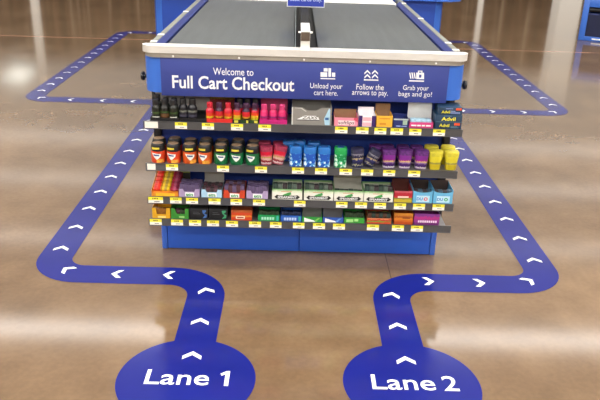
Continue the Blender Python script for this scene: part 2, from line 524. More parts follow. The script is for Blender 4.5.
for s in (-1, 1):
    b = B(); bx(b, min(s * .630, s * .656), max(s * .630, s * .656), -.035, 1.95, .925, .962, bev=.003); rl = obj('side_rail', b, RAILS, ct)
    b = B()
    pr = [(s * .630, .925), (s * .630, .960), (s * .625, .960), (s * .608, .944), (s * .608, .925)]
    prism(b, pr, -.035, 1.72, 'Y'); obj('belt_guard', b, RAILB, ct)
    for yy in (.02, .19, .95, 1.62):
        b = B(); bx(b, min(s * .629, s * .657), max(s * .629, s * .657), yy, yy + .03, .960, .9635, bev=.001); obj('rail_clamp', b, STEEL, rl)
b = B(); bx(b, -.0445, -.041, -.04, 1.7, .925, .946); obj('guide_strip', b, EDGE, ct, smooth=False)
# stainless end plate past the belts
b = B(); bx(b, -.606, .606, 1.71, 1.95, .926, .9485, bev=.003); obj('end_plate', b, STEEL, ct)
# divider and its front bracket
b = B(); bx(b, -.02, .018, -.055, 1.7, .925, 1.036, bev=.003); dv = obj('divider', b, mat('black divider', '#050506', .8), ct)
b = B()
bx(b, -.0215, .0165, -.083, -.072, .965, 1.0405, bev=.0015)
bx(b, -.0215, .0165, -.083, .13, 1.037, 1.0425, bev=.0015)
bk = obj('divider_bracket', b, STEEL, ct)
b = B(); bx(b, -.0205, .0155, -.0842, -.083, 1.001, 1.0365); obj('bracket_dark_patch', b, mat('darker steel', '#6b5f55', .35, .5), bk, smooth=False)  # darker patch on the upper front face of the bracket
b = B(); bx(b, -.0215, .0165, -.0925, -.072, .968, .9705, bev=.0008); obj('bracket_foot', b, STEEL, bk)
b = B(); tube(b, (-.0315, -.07, 1.034), (.0265, -.07, 1.034), .004); obj('pin', b, STEEL, bk)

# sign standing on the divider
st = thing('counter_sign', 'small blue sign with white border standing on the divider between the belts', 'sign', (.006, .70, 1.037))
b = B(); bx(b, -.096, .096, -.002, .002, 0, .13, bev=.001); obj('sign_board', b, WHITE, st)
b = B(); bx(b, -.0915, .0915, -.0032, -.001, .0045, .1255); fp = obj('sign_face', b, mat('blue sign face', '#2d3fa8', .45, var=.04), st, smooth=False)
text_obj('debit cards only.', mat('pale sign print', '#cfdcf5', .5), fp, (-.082, .082, .024, .046), ('Y', -.0035), bold=.01)

# ------------------------------------------------------------------ display rack
rk = thing('display_rack', 'four tier grey metal snack rack on the front of the checkout counter', 'display rack', (0, 0, 0))
ZB = {1: .633, 2: .447, 3: .294, 4: .189}
ZS = {k: v + .0285 for k, v in ZB.items()}
YF = -.15
RB = mat('blue rack back', '#22409a', .5, var=.05, scale=4)
b = B(); bx(b, -.645, .645, .058, .0735, .19, .757); obj('back_panel', b, RB, rk, smooth=False)
for s in (-1, 1):
    b = B(); bx(b, min(s * .632, s * .662), max(s * .632, s * .662), .03, .0575, .19, .757, bev=.001); obj('upright', b, BLACK, rk)
for k in (1, 2, 3, 4):
    zb = ZB[k]
    b = B(); bx(b, -.646, .646, YF + .004, .03, zb + .006, zb + .028, bev=.001); sh = obj('shelf', b, GREYM, rk)
    b = B()
    prism(b, [(YF, zb), (YF + .0035, zb - .0005), (YF + .0035, zb + .0315), (YF + .0005, zb + .0315)], -.6675, .6675, 'X')
    bx(b, -.6675, .6675, YF - .0022, YF + .0035, zb - .0015, zb + .0012)
    bx(b, -.6675, .6675, YF - .0022, YF + .0035, zb + .0302, zb + .0322)
    obj('price_channel', b, STRIP, sh)
for s in (-1, 1):
    b = B(); xc = s * .628
    bx(b, xc - .012, xc + .012, -.09, -.085, .172, .1905); bx(b, xc - .006, xc + .006, -.0915, -.0895, .176, .184, 1)
    obj('bracket', b, [BLACK, GREYM], rk, smooth=False)

# ------------------------------------------------------------------ price tags
TAGY = mat('yellow tag print', '#f4ea40', .5, var=.03); TAGW = mat('white tag paper', '#f3f1e6', .5, var=.02)
TAGK = mat('dark tag print', '#4b4526', .6)
SHN = {1: 'top shelf', 2: 'second shelf down', 3: 'third shelf down', 4: 'bottom shelf'}
TROW = {1: 125.5, 2: 166, 3: 198.5, 4: 221}
TSL = {1: .024, 2: .034, 3: .029, 4: .0255}
def price_tag(sh, px0, px1, where, pale=False):
    py = TROW[sh] + (px0 - 148) * TSL[sh]
    x0, x1 = on_plane(px0, py, YF)[0], on_plane(px1, py, YF)[0]
    w = x1 - x0; h = .0282
    b = B()
    bx(b, -w / 2, w / 2, -.0008, 0, 0, h * .48, 1)
    bx(b, -w / 2, w / 2, -.0008, 0, h * .48, h, 0)
    if not pale:
        u = w
        for i, (a, c) in enumerate(((-.22, -.16), (-.12, -.05), (-.02, .05), (.09, .16))):
            bx(b, a * u, c * u, -.0011, -.0008, h * .62, h * .84, 2)
        bx(b, -.1 * u, .26 * u, -.0011, -.0008, h * .2, h * .29, 2)
    o = obj('price_tag', b, [TAGW if pale == 2 else TAGY, TAGW, TAGK], loc=((x0 + x1) / 2, YF - .0003, ZB[sh] + .0018), smooth=False)
    tag(o, ('plain pale' if pale else 'yellow') + ' price tag ' + where.replace(' and green ones', ' boxes'), 'price tag', 'price tags in the shelf channels')
T1 = [(144.8, 158, 'at the far left end of the top shelf', 2), (175, 187, 'between the two black bottle trays, top shelf'), (202, 214, 'under the red bottle tray, top shelf'),
      (231, 243, 'under the black tray of red and yellow bottles, top shelf'), (258.3, 271, 'under the pink bottle tray, top shelf'),
      (335, 347.5, 'under the pink lip balm box, top shelf'), (356, 368.5, 'under the purple and white box, top shelf'),
      (374.3, 386.3, 'under the orange yellow box, top shelf'), (390.5, 403, 'under the low navy box, top shelf'), (409.2, 421.3, 'under the pink box with tall grey card, top shelf'),
      (433, 445, 'under the stacked dark medicine boxes, top shelf')]
T2 = [(147.2, 155.5, 'at the far left end of the second shelf down', 2), (166, 178, 'under the orange canisters, second shelf down'), (217, 229, 'under the green canisters, second shelf down'),
      (255, 267, 'under the red pouches, second shelf down'), (292, 304, 'under the leftmost blue gum bottle, second shelf down'), (315, 327, 'under the rightmost blue gum bottle, second shelf down'),
      (339.5, 352, 'under the green gum bottle, second shelf down'), (361, 373, 'under the navy pouches, second shelf down'), (383, 395, 'under the leftmost purple tub, second shelf down'),
      (408, 420, 'under the rightmost purple tub, second shelf down')]
T3 = [(148.3, 163, 'at the left end under the sloped candy tray, third shelf down'), (170, 181.6, 'at the right corner of the sloped candy tray, third shelf down'), (186, 198, 'under the leftmost lilac gum box, third shelf down'),
      (208.5, 220.5, 'under the pale blue gum box with grey lid, third shelf down'), (230.5, 242, 'under the red orange gum box, third shelf down'), (253, 265, 'under the lilac gum box left of the white and green ones, third shelf down'),
      (294, 305.5, 'under the leftmost white and green gum box, third shelf down'), (336, 347.5, 'left one under the gum box with pale grey lid, third shelf down'),
      (355, 367, 'right one under the gum box with pale grey lid, third shelf down'), (374, 386, 'under the rightmost white and green gum box, third shelf down'), (394, 406, 'under the red candy box, third shelf down'),
      (413, 425, 'under the left sky blue box, third shelf down'), (432.5, 444.5, 'under the right sky blue box, third shelf down')]
T4 = [(149.8, 161.7, 'under the yellow box, bottom shelf'), (171, 183, 'under the green tray with one tall side, bottom shelf'), (189, 201, 'under the left black box, bottom shelf'), (207, 219, 'under the right black box, bottom shelf'),
      (226, 238, 'at the left of the orange red box, bottom shelf'), (249, 261, 'between the orange red box and the green gum box, bottom shelf'), (270, 281.5, 'between the green and blue gum boxes, bottom shelf'),
      (293, 304.5, 'at the right of the blue gum box, bottom shelf'), (313, 325, 'between the two boxes with grey raised lids, bottom shelf'), (333, 345, 'under the blue box with grey raised lid, bottom shelf'),
      (367, 379, 'under the red and green fruit box, bottom shelf'), (392, 404, 'under the small amber box, bottom shelf'), (411, 423, 'at the left of the magenta box, bottom shelf')]
for sh_, L_ in ((1, T1), (2, T2), (3, T3), (4, T4)):
    for e in L_: price_tag(sh_, *e)

# ------------------------------------------------------------------ products
YREF = {1: 116, 2: 155, 3: 187, 4: 211}
def X(px, sh, Y=-.12):
    return on_plane(px, YREF[sh] + (px - 148) * TSL[sh], Y)[0]
ORD = ['leftmost', 'second from left', 'third from left', 'fourth from left', 'fifth from left', 'sixth from left', 'seventh from left']
def nth(i, n): return 'rightmost' if i == n - 1 and n > 1 else ORD[i]

CARD = mat('brown cardboard', '#8a6d4f', .8, var=.08); GCARD = mat('grey cardboard', '#a5a39d', .75, var=.05); INK = mat('black ink', '#141514', .6)

def shot_bottle(name, label, body, cap, loc, group, h=.088, r=.0165, lab=None, neck=None):
    t = thing(name, label, 'bottle', loc, group=group)
    b = B(); lathe(b, [(0, 0), (r * .9, 0), (r, .003), (r, h * .58), (r * .9, h * .66), (r * .62, h * .73), (r * .6, h * .76), (0, h * .76)], 20); obj('bottle_body', b, body, t)
    b = B(); lathe(b, [(0, h * .755), (r * .72, h * .755), (r * .74, h * .78), (r * .7, h * .985), (r * .62, h), (0, h)], 16); obj('cap', b, cap, t)
    if lab:
        b = B(); patch(b, r * 1.02, -50, 50, lambda f: h * lab[2], lambda f: h * lab[1]); obj('bottle_label', b, lab[0], t)
    return t

def tray(name, label, cat, x0, x1, yf, depth, z, front, mtray, card=None, group=None, sides=None, cardh=.094, front_extra=None):
    """shallow open tray with a front lip, and a printed card standing at its back"""
    xc = (x0 + x1) / 2; w = x1 - x0; th = .0015
    t = thing(name, label, cat, (xc, yf, z), group=group)
    b = B()
    bx(b, -w / 2, w / 2, 0, depth, 0, th)
    bx(b, -w / 2, w / 2, 0, th, 0, front)
    sd = sides or front
    for s in (-1, 1):
        prism(b, [(0, 0), (depth, 0), (depth, sd), (th, front)], s * w / 2 - (th if s > 0 else 0), s * w / 2 + (th if s < 0 else 0), 'X')
    bx(b, -w / 2, w / 2, depth - th, depth, 0, sd)
    obj('tray_body', b, mtray, t, smooth=False)
    if card:
        b = B(); bx(b, -w / 2, w / 2, depth, depth + th, 0, cardh); obj('header_card', b, card, t, smooth=False)
    return t

z1 = ZS[1]
# two black trays of dark bottles
KB = bands('dark bottle wrap', [(0, '#17200f'), (.16, '#44563a'), (.27, '#20281a'), (.45, '#3f5a26'), (.55, '#181c14')], .35)
KB2 = bands('dark amber bottle wrap', [(0, '#17140f'), (.2, '#6d4a2b'), (.45, '#1e1d18'), (.5, '#3a5a2a'), (.6, '#181814')], .35)
KB3 = bands('dark violet bottle wrap', [(0, '#19171f'), (.2, '#575566'), (.35, '#2a2733'), (.5, '#7c8076'), (.62, '#181820')], .35)
KCAP = mat('black bottle cap', '#1a1a1c', .4)
WL = mat('small white label', '#dcdcd4', .5)
G1 = 'dark bottles in the two black trays'
xa, xb = X(150.2, 1, -.138), X(179.5, 1, -.138)
tray('display_tray', 'black display tray with grey back card at the left end of the top shelf', 'display tray', xa, xb, -.14, .135, z1, .016, BLACK, GCARD, 'bottle trays on the top shelf')
xa2, xb2 = X(180.5, 1, -.138), X(206, 1, -.138)
tray('display_tray', 'black display tray with grey back card, second from left on the top shelf', 'display tray', xa2, xb2, -.14, .135, z1, .016, BLACK, GCARD, 'bottle trays on the top shelf')
zt = z1 + .0016
for i, (px, mm) in enumerate(((156.9, KB), (165.2, KB2), (174, KB))):
    shot_bottle('shot_bottle', f'dark green bottle, {nth(i,3)} in the front row of the leftmost black tray', mm, KCAP, (X(px, 1, -.115), -.119, zt), G1, lab=(WL, .1, .2) if i != 1 else None, r=.0185)
for i, px in enumerate((158.8, 166.8, 175)):
    shot_bottle('shot_bottle', f'dark bottle, {nth(i,3)} in the back row of the leftmost black tray', KB, KCAP, (X(px, 1, -.07), -.075, zt), G1, r=.0165, h=.096 if i == 0 else .084)
for i, px in enumerate((183.6, 193)):
    shot_bottle('shot_bottle', f'small dark violet bottle with black cap, {"left" if i==0 else "right"} one in the second black tray', KB3, KCAP, (X(px, 1, -.095), -.1, zt), G1, r=.0195)
# red tray
G2 = 'bottles in the red and black trays'
RY = bands('red and yellow bottle wrap', [(0, '#d9c52a'), (.16, '#3c2a10'), (.26, '#e6c52c'), (.4, '#e2421c'), (.62, '#d8203a'), (.85, '#e03a4a')], .35)
VY = bands('red and violet bottle wrap', [(0, '#d9b92a'), (.2, '#3c2a10'), (.3, '#e0a52c'), (.42, '#d8202c'), (.75, '#3d1a3c')], .35)
OY = bands('orange and yellow bottle wrap', [(0, '#d8e02c'), (.3, '#e9c22c'), (.5, '#e8471c'), (.72, '#d8203a'), (.86, '#57203a')], .35)
REDC = mat('red bottle cap', '#b81e30', .4); VIOC = mat('violet bottle cap', '#3c1b38', .4)
REDT = mat('red tray card', '#d52720', .5)
YCARD = bands('yellow and green print on brown card', [(0, '#6a2a1e'), (.62, '#7c241c'), (.75, '#9c8a2c'), (.86, '#6a6a20'), (.93, '#7c3a20')], .6, wob=.1, scale=14)
xa, xb = X(206.7, 1, -.138), X(232.3, 1, -.138)
rt = tray('display_tray', 'red display tray with yellow printed back card on the top shelf', 'display tray', xa, xb, -.14, .12, z1, .018, REDT, YCARD, 'bottle trays on the top shelf', cardh=.094)
for i, (px, mm, cc) in enumerate(((210, RY, REDC), (219.3, VY, VIOC), (228.2, RY, REDC))):
    shot_bottle('shot_bottle', f'small red and yellow bottle, {nth(i,3)} of three in the red tray', mm, cc, (X(px, 1, -.115), -.117, zt), G2, h=.08)
KT = mat('black tray card', '#1b1a14', .5)
xa, xb = X(233, 1, -.138), X(258.4, 1, -.138)
t = tray('display_tray', 'black display tray with yellow and green marks holding red and yellow bottles', 'display tray', xa, xb, -.14, .13, z1, .016, KT, None, 'bottle trays on the top shelf')
b = B(); w = xb - xa
for a, c, mi in ((-.45, -.3, 0), (-.2, -.02, 1), (.02, .1, 0), (.16, .3, 1), (.34, .47, 0)):
    bx(b, a * w, c * w, -.0009, -.0002, .003, .014, mi)
obj('tray_print', b, [mat('yellow tray print', '#d8d04a', .5), mat('dark green tray print', '#24431c', .5)], t, smooth=False)
for i, px in enumerate((237.2, 246.2, 254.8)):
    shot_bottle('shot_bottle', f'red and yellow bottle with violet cap, {nth(i,3)} in front in the black tray', (OY, VY, OY)[i], VIOC, (X(px, 1, -.115), -.117, zt), G2, h=.08)
for i, px in enumerate((240.0, 247.6, 255.4)):
    shot_bottle('shot_bottle', f'dark bottle, {nth(i,3)} of those behind the red and yellow bottles', VY, KCAP, (X(px, 1, -.07), -.075, zt), G2, h=.089)
# pink tray
PK = bands('pink bottle wrap', [(0, '#8c1a5c'), (.2, '#d6267c'), (.38, '#8a2a6c'), (.5, '#e8387e'), (.7, '#e0246a')], .35)
PKC = mat('pink bottle cap', '#c83a70', .4); PKT = mat('magenta tray card', '#c01c74', .5); PKCARD = mat('mauve back card', '#b5456f', .6, var=.1)
xa, xb = X(259.6, 1, -.138), X(287, 1, -.138)
tray('display_tray', 'magenta display tray with mauve back card holding pink bottles', 'display tray', xa, xb, -.14, .115, z1, .02, PKT, PKCARD, 'bottle trays on the top shelf')
for i, px in enumerate((264, 273.2, 282)):
    shot_bottle('shot_bottle', f'small pink bottle, {nth(i,3)} of three in the magenta tray', PK, PKC, (X(px, 1, -.115), -.117, zt), 'pink bottles in the magenta tray', h=.078)

def carton(name, label, cat, x0, x1, yf, d, z, hf, body, hb=0, flap=None, hs=None, cut=None, group=None, inside=None, tilt=.12):
    """open counter carton: floor, sides, shaped front, and a raised lid flap behind"""
    xc = (x0 + x1) / 2; w = x1 - x0 - .001; th = .0012
    hs = hs or hf
    t = thing(name, label, cat, (xc, yf, z), group=group)
    b = B()
    bx(b, -w / 2, w / 2, 0, d, 0, th)
    top = [(w / 2, hs), (-w / 2, hs)]
    if cut == 'concave':
        top = [(w / 2 * math.cos(a) * (1 if abs(math.cos(a)) > 0 else 1), hs - (hs - hf) * math.sin(a) ** .8) for a in [PI * i / 12 for i in range(13)]]
    elif cut == 'notch':
        top = [(w / 2, hs), (w * .24, hs), (w * .16, hf + (hs - hf) * .3), (w * .1, hf), (-w * .1, hf), (-w * .16, hf + (hs - hf) * .3), (-w * .24, hs), (-w / 2, hs)]
    elif cut == 'u':
        top = [(w / 2, hs), (w * .3, hs), (w * .25, hf), (-w * .25, hf), (-w * .3, hs), (-w / 2, hs)]
    elif cut == 'left':
        top = [(w / 2, hs), (w * .3, hs), (w * .28, hf), (-w * .18, hf), (-w * .3, hs), (-w / 2, hs)]
    prism(b, [(-w / 2, 0), (w / 2, 0)] + top, 0, th, 'Y')
    for s in (-1, 1): bx(b, min(s * w / 2, s * (w / 2 - th)), max(s * w / 2, s * (w / 2 - th)), th, d, 0, hs)
    bx(b, -w / 2, w / 2, d - th, d, 0, hs)
    obj('carton_body', b, body, t, smooth=False)
    if hb:
        b = B(); bx(b, -w / 2 + th * 1.2, w / 2 - th * 1.2, 0, th, 0, hb - .003); obj('lid_flap', b, flap or GCARD, t, loc=(0, d - .0045, .002), rot=(-.02, 0, 0), smooth=False)
    return t, w
def face(t, name, pts, mt, y=-.0006):
    b = B()
    for p in pts: prism(b, p, y, y + .0005, 'Y')
    return obj(name, b, mt, t, smooth=False)
def R4(x0, x1, z0, z1_): return [(x0, z0), (x1, z0), (x1, z1_), (x0, z1_)]
def word(t, s, mt, x0, x1, z0, z1_, y=-.0013, bold=.015, **k):
    return text_obj(s, mt, t, (x0, x1, z0, z1_), ('Y', y), bold=bold, **k)
def packs(name, label, t, w, d0, n, hh, mats, z, rows=1, group=None, ystep=.03, wd=None):
    """packs standing side by side in a carton; every pack an object of its own"""
    pw = (w - .006) / n; proto = None
    for rr_ in range(rows):
        for i in range(n):
            m_ = mats[(i + rr_) % len(mats)]
            b = B(); bx(b, -pw * .485, pw * .485, 0, .024, 0, hh - .0015 * ((i * 7 + rr_ * 3) % 3), bev=.0012)
            o = obj(name, b, m_, loc=(t.location.x - w / 2 + .003 + pw * (i + .5), t.location.y + d0 + rr_ * ystep, z + .0014))
            tag(o, label, 'pack', group)

# grey box with swoosh logo
GREYB = mat('grey box print', '#8d8a84', .55, var=.05)
x0, x1 = X(291.5, 1, -.138), X(331.5, 1, -.138)
t, w = carton('product_box', 'large grey display box with white slanted logo and notched front, middle of top shelf', 'box', x0, x1, -.141, .11, z1, .064, GREYB, .094, mat('dark grey card', '#716e68', .7), .077, 'notch', group=None)
face(t, 'edge_print', [[(-w / 2, .0), (-w / 2 + .006, 0), (-w / 2 + .004, .077), (-w / 2, .077)], [(-w * .42, .074), (-w * .25, .074), (-w * .13, .06), (-w * .16, .06), (-w * .27, .072), (-w * .42, .073)]], mat('pale edge print', '#d6d5cf', .5))
face(t, 'side_print', [[(w * .34, .004), (w * .46, .004), (w * .46, .07), (w * .43, .076), (w * .31, .03)]], mat('pale blue print', '#a9cfe2', .5))
face(t, 'mark_print', [R4(w * .34, w * .43, .026, .036)], mat('deep blue print', '#2d5f9c', .5), -.0011)
face(t, 'logo', [[(-w * .38, .025), (w * .2, .025), (w * .17, .036), (w * .1, .042), (-w * .18, .042)]], WHITE)
face(t, 'logo_shadow', [[(-w * .4, .022), (w * .2, .022), (w * .2, .0255), (-w * .37, .0255)]], INK, -.0004)
word(t, 'ZAXS', mat('grey logo letters', '#55524e', .5), -w * .24, w * .15, .027, .040, slant=.3)

# pink lip balm box
PINK = mat('pink box print', '#f08ea2', .5, var=.05)
x0, x1 = X(334.2, 1, -.138), X(358, 1, -.138)
t, w = carton('product_box', 'pink lip balm box with dark script lettering on the top shelf', 'box', x0, x1, -.141, .09, z1, .038, PINK, .054, CARD, None)
face(t, 'front_print', [R4(-w * .34, w * .36, .006, .026)], mat('pale pink print', '#fbdfe0', .5))
face(t, 'corner_print', [[(w * .32, .03), (w / 2, .02), (w / 2, .038), (w * .32, .038)]], mat('rose print', '#d9506a', .5))
word(t, 'softlips', mat('plum letters', '#6b2f4c', .5), -w * .33, w * .34, .005, .025, bold=.01)
# purple, white and pink box
x0, x1 = X(358.6, 1, -.138), X(375.6, 1, -.138)
VIO = mat('deep violet print', '#3b2064', .5); LPK = mat('pale pink pack', '#eeb4bc', .5, var=.12)
t, w = carton('product_box', 'violet and white box showing pale pink packs on the top shelf', 'box', x0, x1, -.141, .08, z1, .05, mat('white carton', '#ece6ea', .6), .068, mat('white carton', '#ece6ea', .6), None)
face(t, 'side_bar', [R4(-w / 2, -w * .29, .002, .049)], VIO); face(t, 'side_bar', [R4(w * .27, w / 2, .002, .049)], VIO)
face(t, 'front_print', [R4(-w * .27, w * .25, .004, .02), R4(-w * .27, w * .25, .026, .042)], LPK)
# orange yellow box
x0, x1 = X(376.4, 1, -.138), X(392.4, 1, -.138)
t, w = carton('product_box', 'orange yellow box with brown cardboard flap on the top shelf', 'box', x0, x1, -.141, .09, z1, .05, mat('orange yellow print', '#e9b33a', .5, var=.06), .082, CARD, None)
face(t, 'front_print', [R4(-w * .34, w * .34, .036, .041), R4(-w * .3, w * .1, .012, .02)], mat('amber print', '#d28a24', .5))
# low navy box
x0, x1 = X(393.2, 1, -.138), X(408.6, 1, -.138)
t, w = carton('product_box', 'low navy box with white rim and silver green corner on the top shelf', 'box', x0, x1, -.141, .085, z1, .04, mat('navy box print', '#232f6e', .5), 0)
face(t, 'rim_print', [R4(-w / 2, w / 2, .034, .04)], mat('silver print', '#b8c2c4', .45))
face(t, 'corner_print', [R4(w * .12, w * .42, .014, .033)], mat('silver green print', '#9db8a4', .45))
face(t, 'text_print', [R4(-w * .3, w * .0, .006, .011), R4(w * .04, w * .4, .006, .01)], mat('pale blue letters', '#8fa0d6', .5))
# pink box with tall grey card
x0, x1 = X(409.4, 1, -.138), X(433.4, 1, -.138)
t, w = carton('product_box', 'low hot pink box with tall curved grey back card on the top shelf', 'box', x0, x1, -.141, .085, z1, .027, mat('hot pink print', '#cc3f7e', .5), 0)
b = B()
pts = [(-w / 2, .0), (w / 2, 0), (w * .53, .03), (w * .5, .097), (-w / 2, .097)]
prism(b, pts, .07, .0715, 'Y'); obj('back_card', b, mat('pale grey card', '#c3c5c4', .6, var=.04), t, smooth=False)
b = B(); bx(b, -w * .44, w * .44, .012, .05, .004, .034, bev=.003); obj('inner_pack', b, mat('pale blue pouch', '#9fc4d8', .4, var=.3, scale=60), t)
face(t, 'text_print', [R4(-w * .42, -w * .2, .01, .016), R4(-w * .17, -w * .02, .01, .016), R4(w * .02, w * .16, .01, .016), R4(w * .2, w * .4, .01, .016)], WHITE)
face(t, 'lower_print', [R4(-w / 2, w / 2, .0, .006)], mat('dark pink print', '#b83a70', .5))
# two stacked medicine boxes
ADV = mat('dark teal box print', '#1f3b55', .45, var=.06); YLW = mat('yellow letters', '#f0e53c', .5); ORG = mat('orange red print', '#e8562c', .5)
x0, x1 = X(435, 1, -.138), X(461.5, 1, -.138); w = x1 - x0
t = thing('medicine_box', 'dark teal medicine box with two yellow words at the right end of the top shelf', 'box', ((x0 + x1) / 2, -.141, z1), group='stacked medicine boxes')
b = B(); bx(b, -w / 2, w / 2, 0, .09, 0, .061, bev=.001); obj('carton_body', b, ADV, t)
face(t, 'panel_print', [R4(-w / 2 + .002, w / 2 - .002, .031, .0325)], mat('pale teal print', '#5c7c90', .5))
word(t, 'Advil', YLW, -w * .28, w * .25, .037, .053, bold=.02); word(t, 'Advil', YLW, -w * .34, w * .04, .010, .024, bold=.02)
face(t, 'orange_print', [R4(w * .22, w * .43, .018, .028)], ORG)
face(t, 'fine_print', [R4(-w * .2, w * .1, .056, .058), R4(w * .1, w * .4, .006, .009), R4(w * .1, w * .34, .011, .0135)], mat('pale teal print', '#5c7c90', .5))
x0b, x1b = X(437.2, 1, -.13), X(460.6, 1, -.13); wb = x1b - x0b
t = thing('medicine_box', 'dark teal medicine box with one yellow word lying on top of the other', 'box', ((x0b + x1b) / 2, -.136, z1 + .0615), group='stacked medicine boxes')
b = B(); bx(b, -wb / 2, wb / 2, 0, .085, 0, .0315, bev=.001); obj('carton_body', b, ADV, t)
word(t, 'Advil', YLW, -wb * .38, wb * -.02, .006, .018, bold=.02)
face(t, 'orange_print', [R4(wb * .22, wb * .46, .02, .029)], ORG)
face(t, 'fine_print', [R4(wb * .0, wb * .42, .005, .007), R4(wb * .0, wb * .4, .009, .0115), R4(wb * .0, wb * .2, .014, .017), R4(-wb * .2, wb * .1, .025, .027)], mat('pale blue letters', '#8fa0d6', .5))

# ------------------------------------------------------------------ second shelf
z2 = ZS[2]
LIDY = mat('yellow lid label', '#d9c83a', .5, var=.2, scale=120); LIDT = mat('mottled lid top', '#93795f', .35, var=.5, scale=70)  # LIDT: tan lid top with a strong random mottle
WLAB = mat('white can label', '#e6e9e4', .5); LINK = mat('blue label letters', '#3c4a86', .5)
def canister(label, body, loc, group, rotz=0., accent=None):
    t = thing('gum_canister', label, 'canister', loc, rotz, group)
    r = .0302; h = .085
    b = B(); lathe(b, [(0, 0), (r * .93, 0), (r * .98, .003), (r, .02), (r, .048), (r * .97, .052), (0, .052)], 28); obj('can_body', b, body, t)
    b = B(); lathe(b, [(0, .0515), (r * .93, .0515), (r * .97, .0545), (r * .97, .071), (r * .93, .0765), (r * .9, .0805), (r * .8, .084), (0, .084)], 28)
    ld = obj('lid', b, KCAP, t)
    b = B(); lathe(b, [(0, .0846), (r * .72, .0846), (r * .74, .0841)], 24); obj('lid_top', b, LIDT, ld)
    b = B(); patch(b, r * 1.0, -40, 26, lambda f: .0705, lambda f: .0605 + .002 * f); obj('lid_label', b, LIDY, ld)
    b = B(); patch(b, r * 1.012, -42, 38, lambda f: .046 - .004 * f, lambda f: .046 - .028 * (1 - abs(2 * f - 1.1)) ** .6 - .004 * f if abs(2 * f - 1.1) < 1 else .0455 - .004 * f); lb = obj('can_label', b, WLAB, t)
    b = B(); patch(b, r * 1.02, -24, 22, lambda f: .0405 - .002 * f, lambda f: .034 - .002 * f); obj('label_print', b, LINK, lb)
    if accent:
        b = B(); patch(b, r * 1.013, 0, 60, lambda f: .018, lambda f: .004); obj('fruit_print', b, accent, t)
    return t
ORB = mat('orange can wrap', '#d2401c', .35, var=.2); OR2 = mat('amber can wrap', '#d2561e', .35, var=.2); GRB = mat('green can wrap', '#0c683a', .35, var=.15)
ACC = mat('amber fruit print', '#e8a53a', .5, var=.25, scale=90)
GC = 'gum canisters on the second shelf'
cans = [(158.6, 'orange', ORB), (174, 'orange', ORB), (190, 'orange', OR2), (205.3, 'orange', OR2), (221, 'green', GRB), (236.8, 'green', GRB), (252.6, 'green', GRB)]
for i, (px, nm, mm) in enumerate(cans):
    cl = nm; j = i if nm == 'orange' else i - 4; n = 4 if nm == 'orange' else 3
    canister(f'{nm} canister with black lid, {nth(j, n)} of the {nm} ones in the front row', mm, (X(px, 2, -.108), -.113, z2), GC, rotz=random.uniform(-.35, .45), accent=ACC if nm == 'orange' else None)
for i, (px, nm, mm) in enumerate(cans):
    j = i if nm == 'orange' else i - 4; n = 4 if nm == 'orange' else 3
    canister(f'{nm} canister with black lid, {nth(j, n)} of the {nm} ones in the back row', mm, (X(px + 1.5, 2, -.04), -.046 + .012 * (i % 2), z2), GC, rotz=random.uniform(-.8, .8))

def tub(name, label, cat, body, lid, loc, group, rot=(0, 0, 0), w=.057, d=.046, h=.082, nar=.8, lidpart=True, lidh=.02):
    t = thing(name, label, cat, loc, group=group); t.rotation_euler = rot
    b = B(); loft(b, [(0, w * nar * .94, d * nar * .9), (.003, w * nar, d * nar), (h * .5, w * (nar + 1) / 2, d * .92), (h - lidh, w, d), (h - lidh + .001, w * .97, d * .97)], 28); obj('tub_body', b, body, t)
    b = B(); loft(b, [(h - lidh, w * 1.0, d * 1.0), (h - lidh * .3, w * 1.02, d * 1.02), (h - .001, w * .98, d * .98), (h, w * .9, d * .9)], 28); obj('lid', b, lid, t)
    return t
REDW = bands('red pouch wrap', [(0, '#b8485a'), (.1, '#f0d5d5'), (.22, '#a01c34'), (.36, '#e8c0b0'), (.52, '#c9a75a'), (.62, '#e8707c'), (.7, '#e01238')], .35, wob=.12, scale=11)
REDL = mat('dark red lid', '#93304a', .4, var=.35, scale=80)
GR_ = 'red tubs on the second shelf'
tub('candy_tub', 'red gum tub standing upright in the front row', 'tub', REDW, REDL, (X(266.5, 2, -.105), -.112, z2), GR_, w=.055, nar=.86)
tub('candy_tub', 'red gum tub tilted to the right in the front row', 'tub', REDW, REDL, (X(277.5, 2, -.105), -.113, z2 + .0056), GR_, rot=(0, .2, 0), w=.056, nar=.86)
for i, px in enumerate((264.5, 279)):
    tub('candy_tub', f'red gum tub in the back row, {"left" if i == 0 else "right"} of two', 'tub', REDW, REDL, (X(px, 2, -.045), -.05, z2), GR_, w=.055, nar=.86)
BLB = blobs('blue bottle print', '#1b55b8', '#dfeff0', '#4d9bd8', 70, .47); BLC = mat('bright blue cap', '#2470c0', .35, var=.1)
GRP = blobs('green bottle print', '#118a4a', '#def0e0', '#6cc59a', 70, .5); GRC = mat('bright green cap', '#189a4c', .35, var=.1)
def gum_bottle(label, body, capm, loc):
    t = thing('gum_bottle', label, 'bottle', loc, group='gum bottles on the second shelf')
    b = B(); loft(b, [(0, .05, .044), (.003, .054, .048), (.03, .052, .046), (.058, .054, .048), (.06, .05, .045)], 28, p=4); obj('bottle_body', b, body, t)
    b = B(); loft(b, [(.06, .055, .049), (.082, .055, .049), (.0865, .05, .045), (.088, .04, .036)], 28, p=4); c = obj('cap', b, capm, t)
    b = B(); loft(b, [(.0875, .03, .026), (.0895, .028, .024)], 20, p=3); obj('cap_button', b, mat('cap shade', '#1f4c8c' if capm is BLC else '#14733a', .4), c)
    return t
for i, px in enumerate((295.6, 309.6, 323.7)):
    gum_bottle(f'blue gum bottle, {nth(i, 3)} of three in the front row', BLB, BLC, (X(px, 2, -.108), -.115, z2))
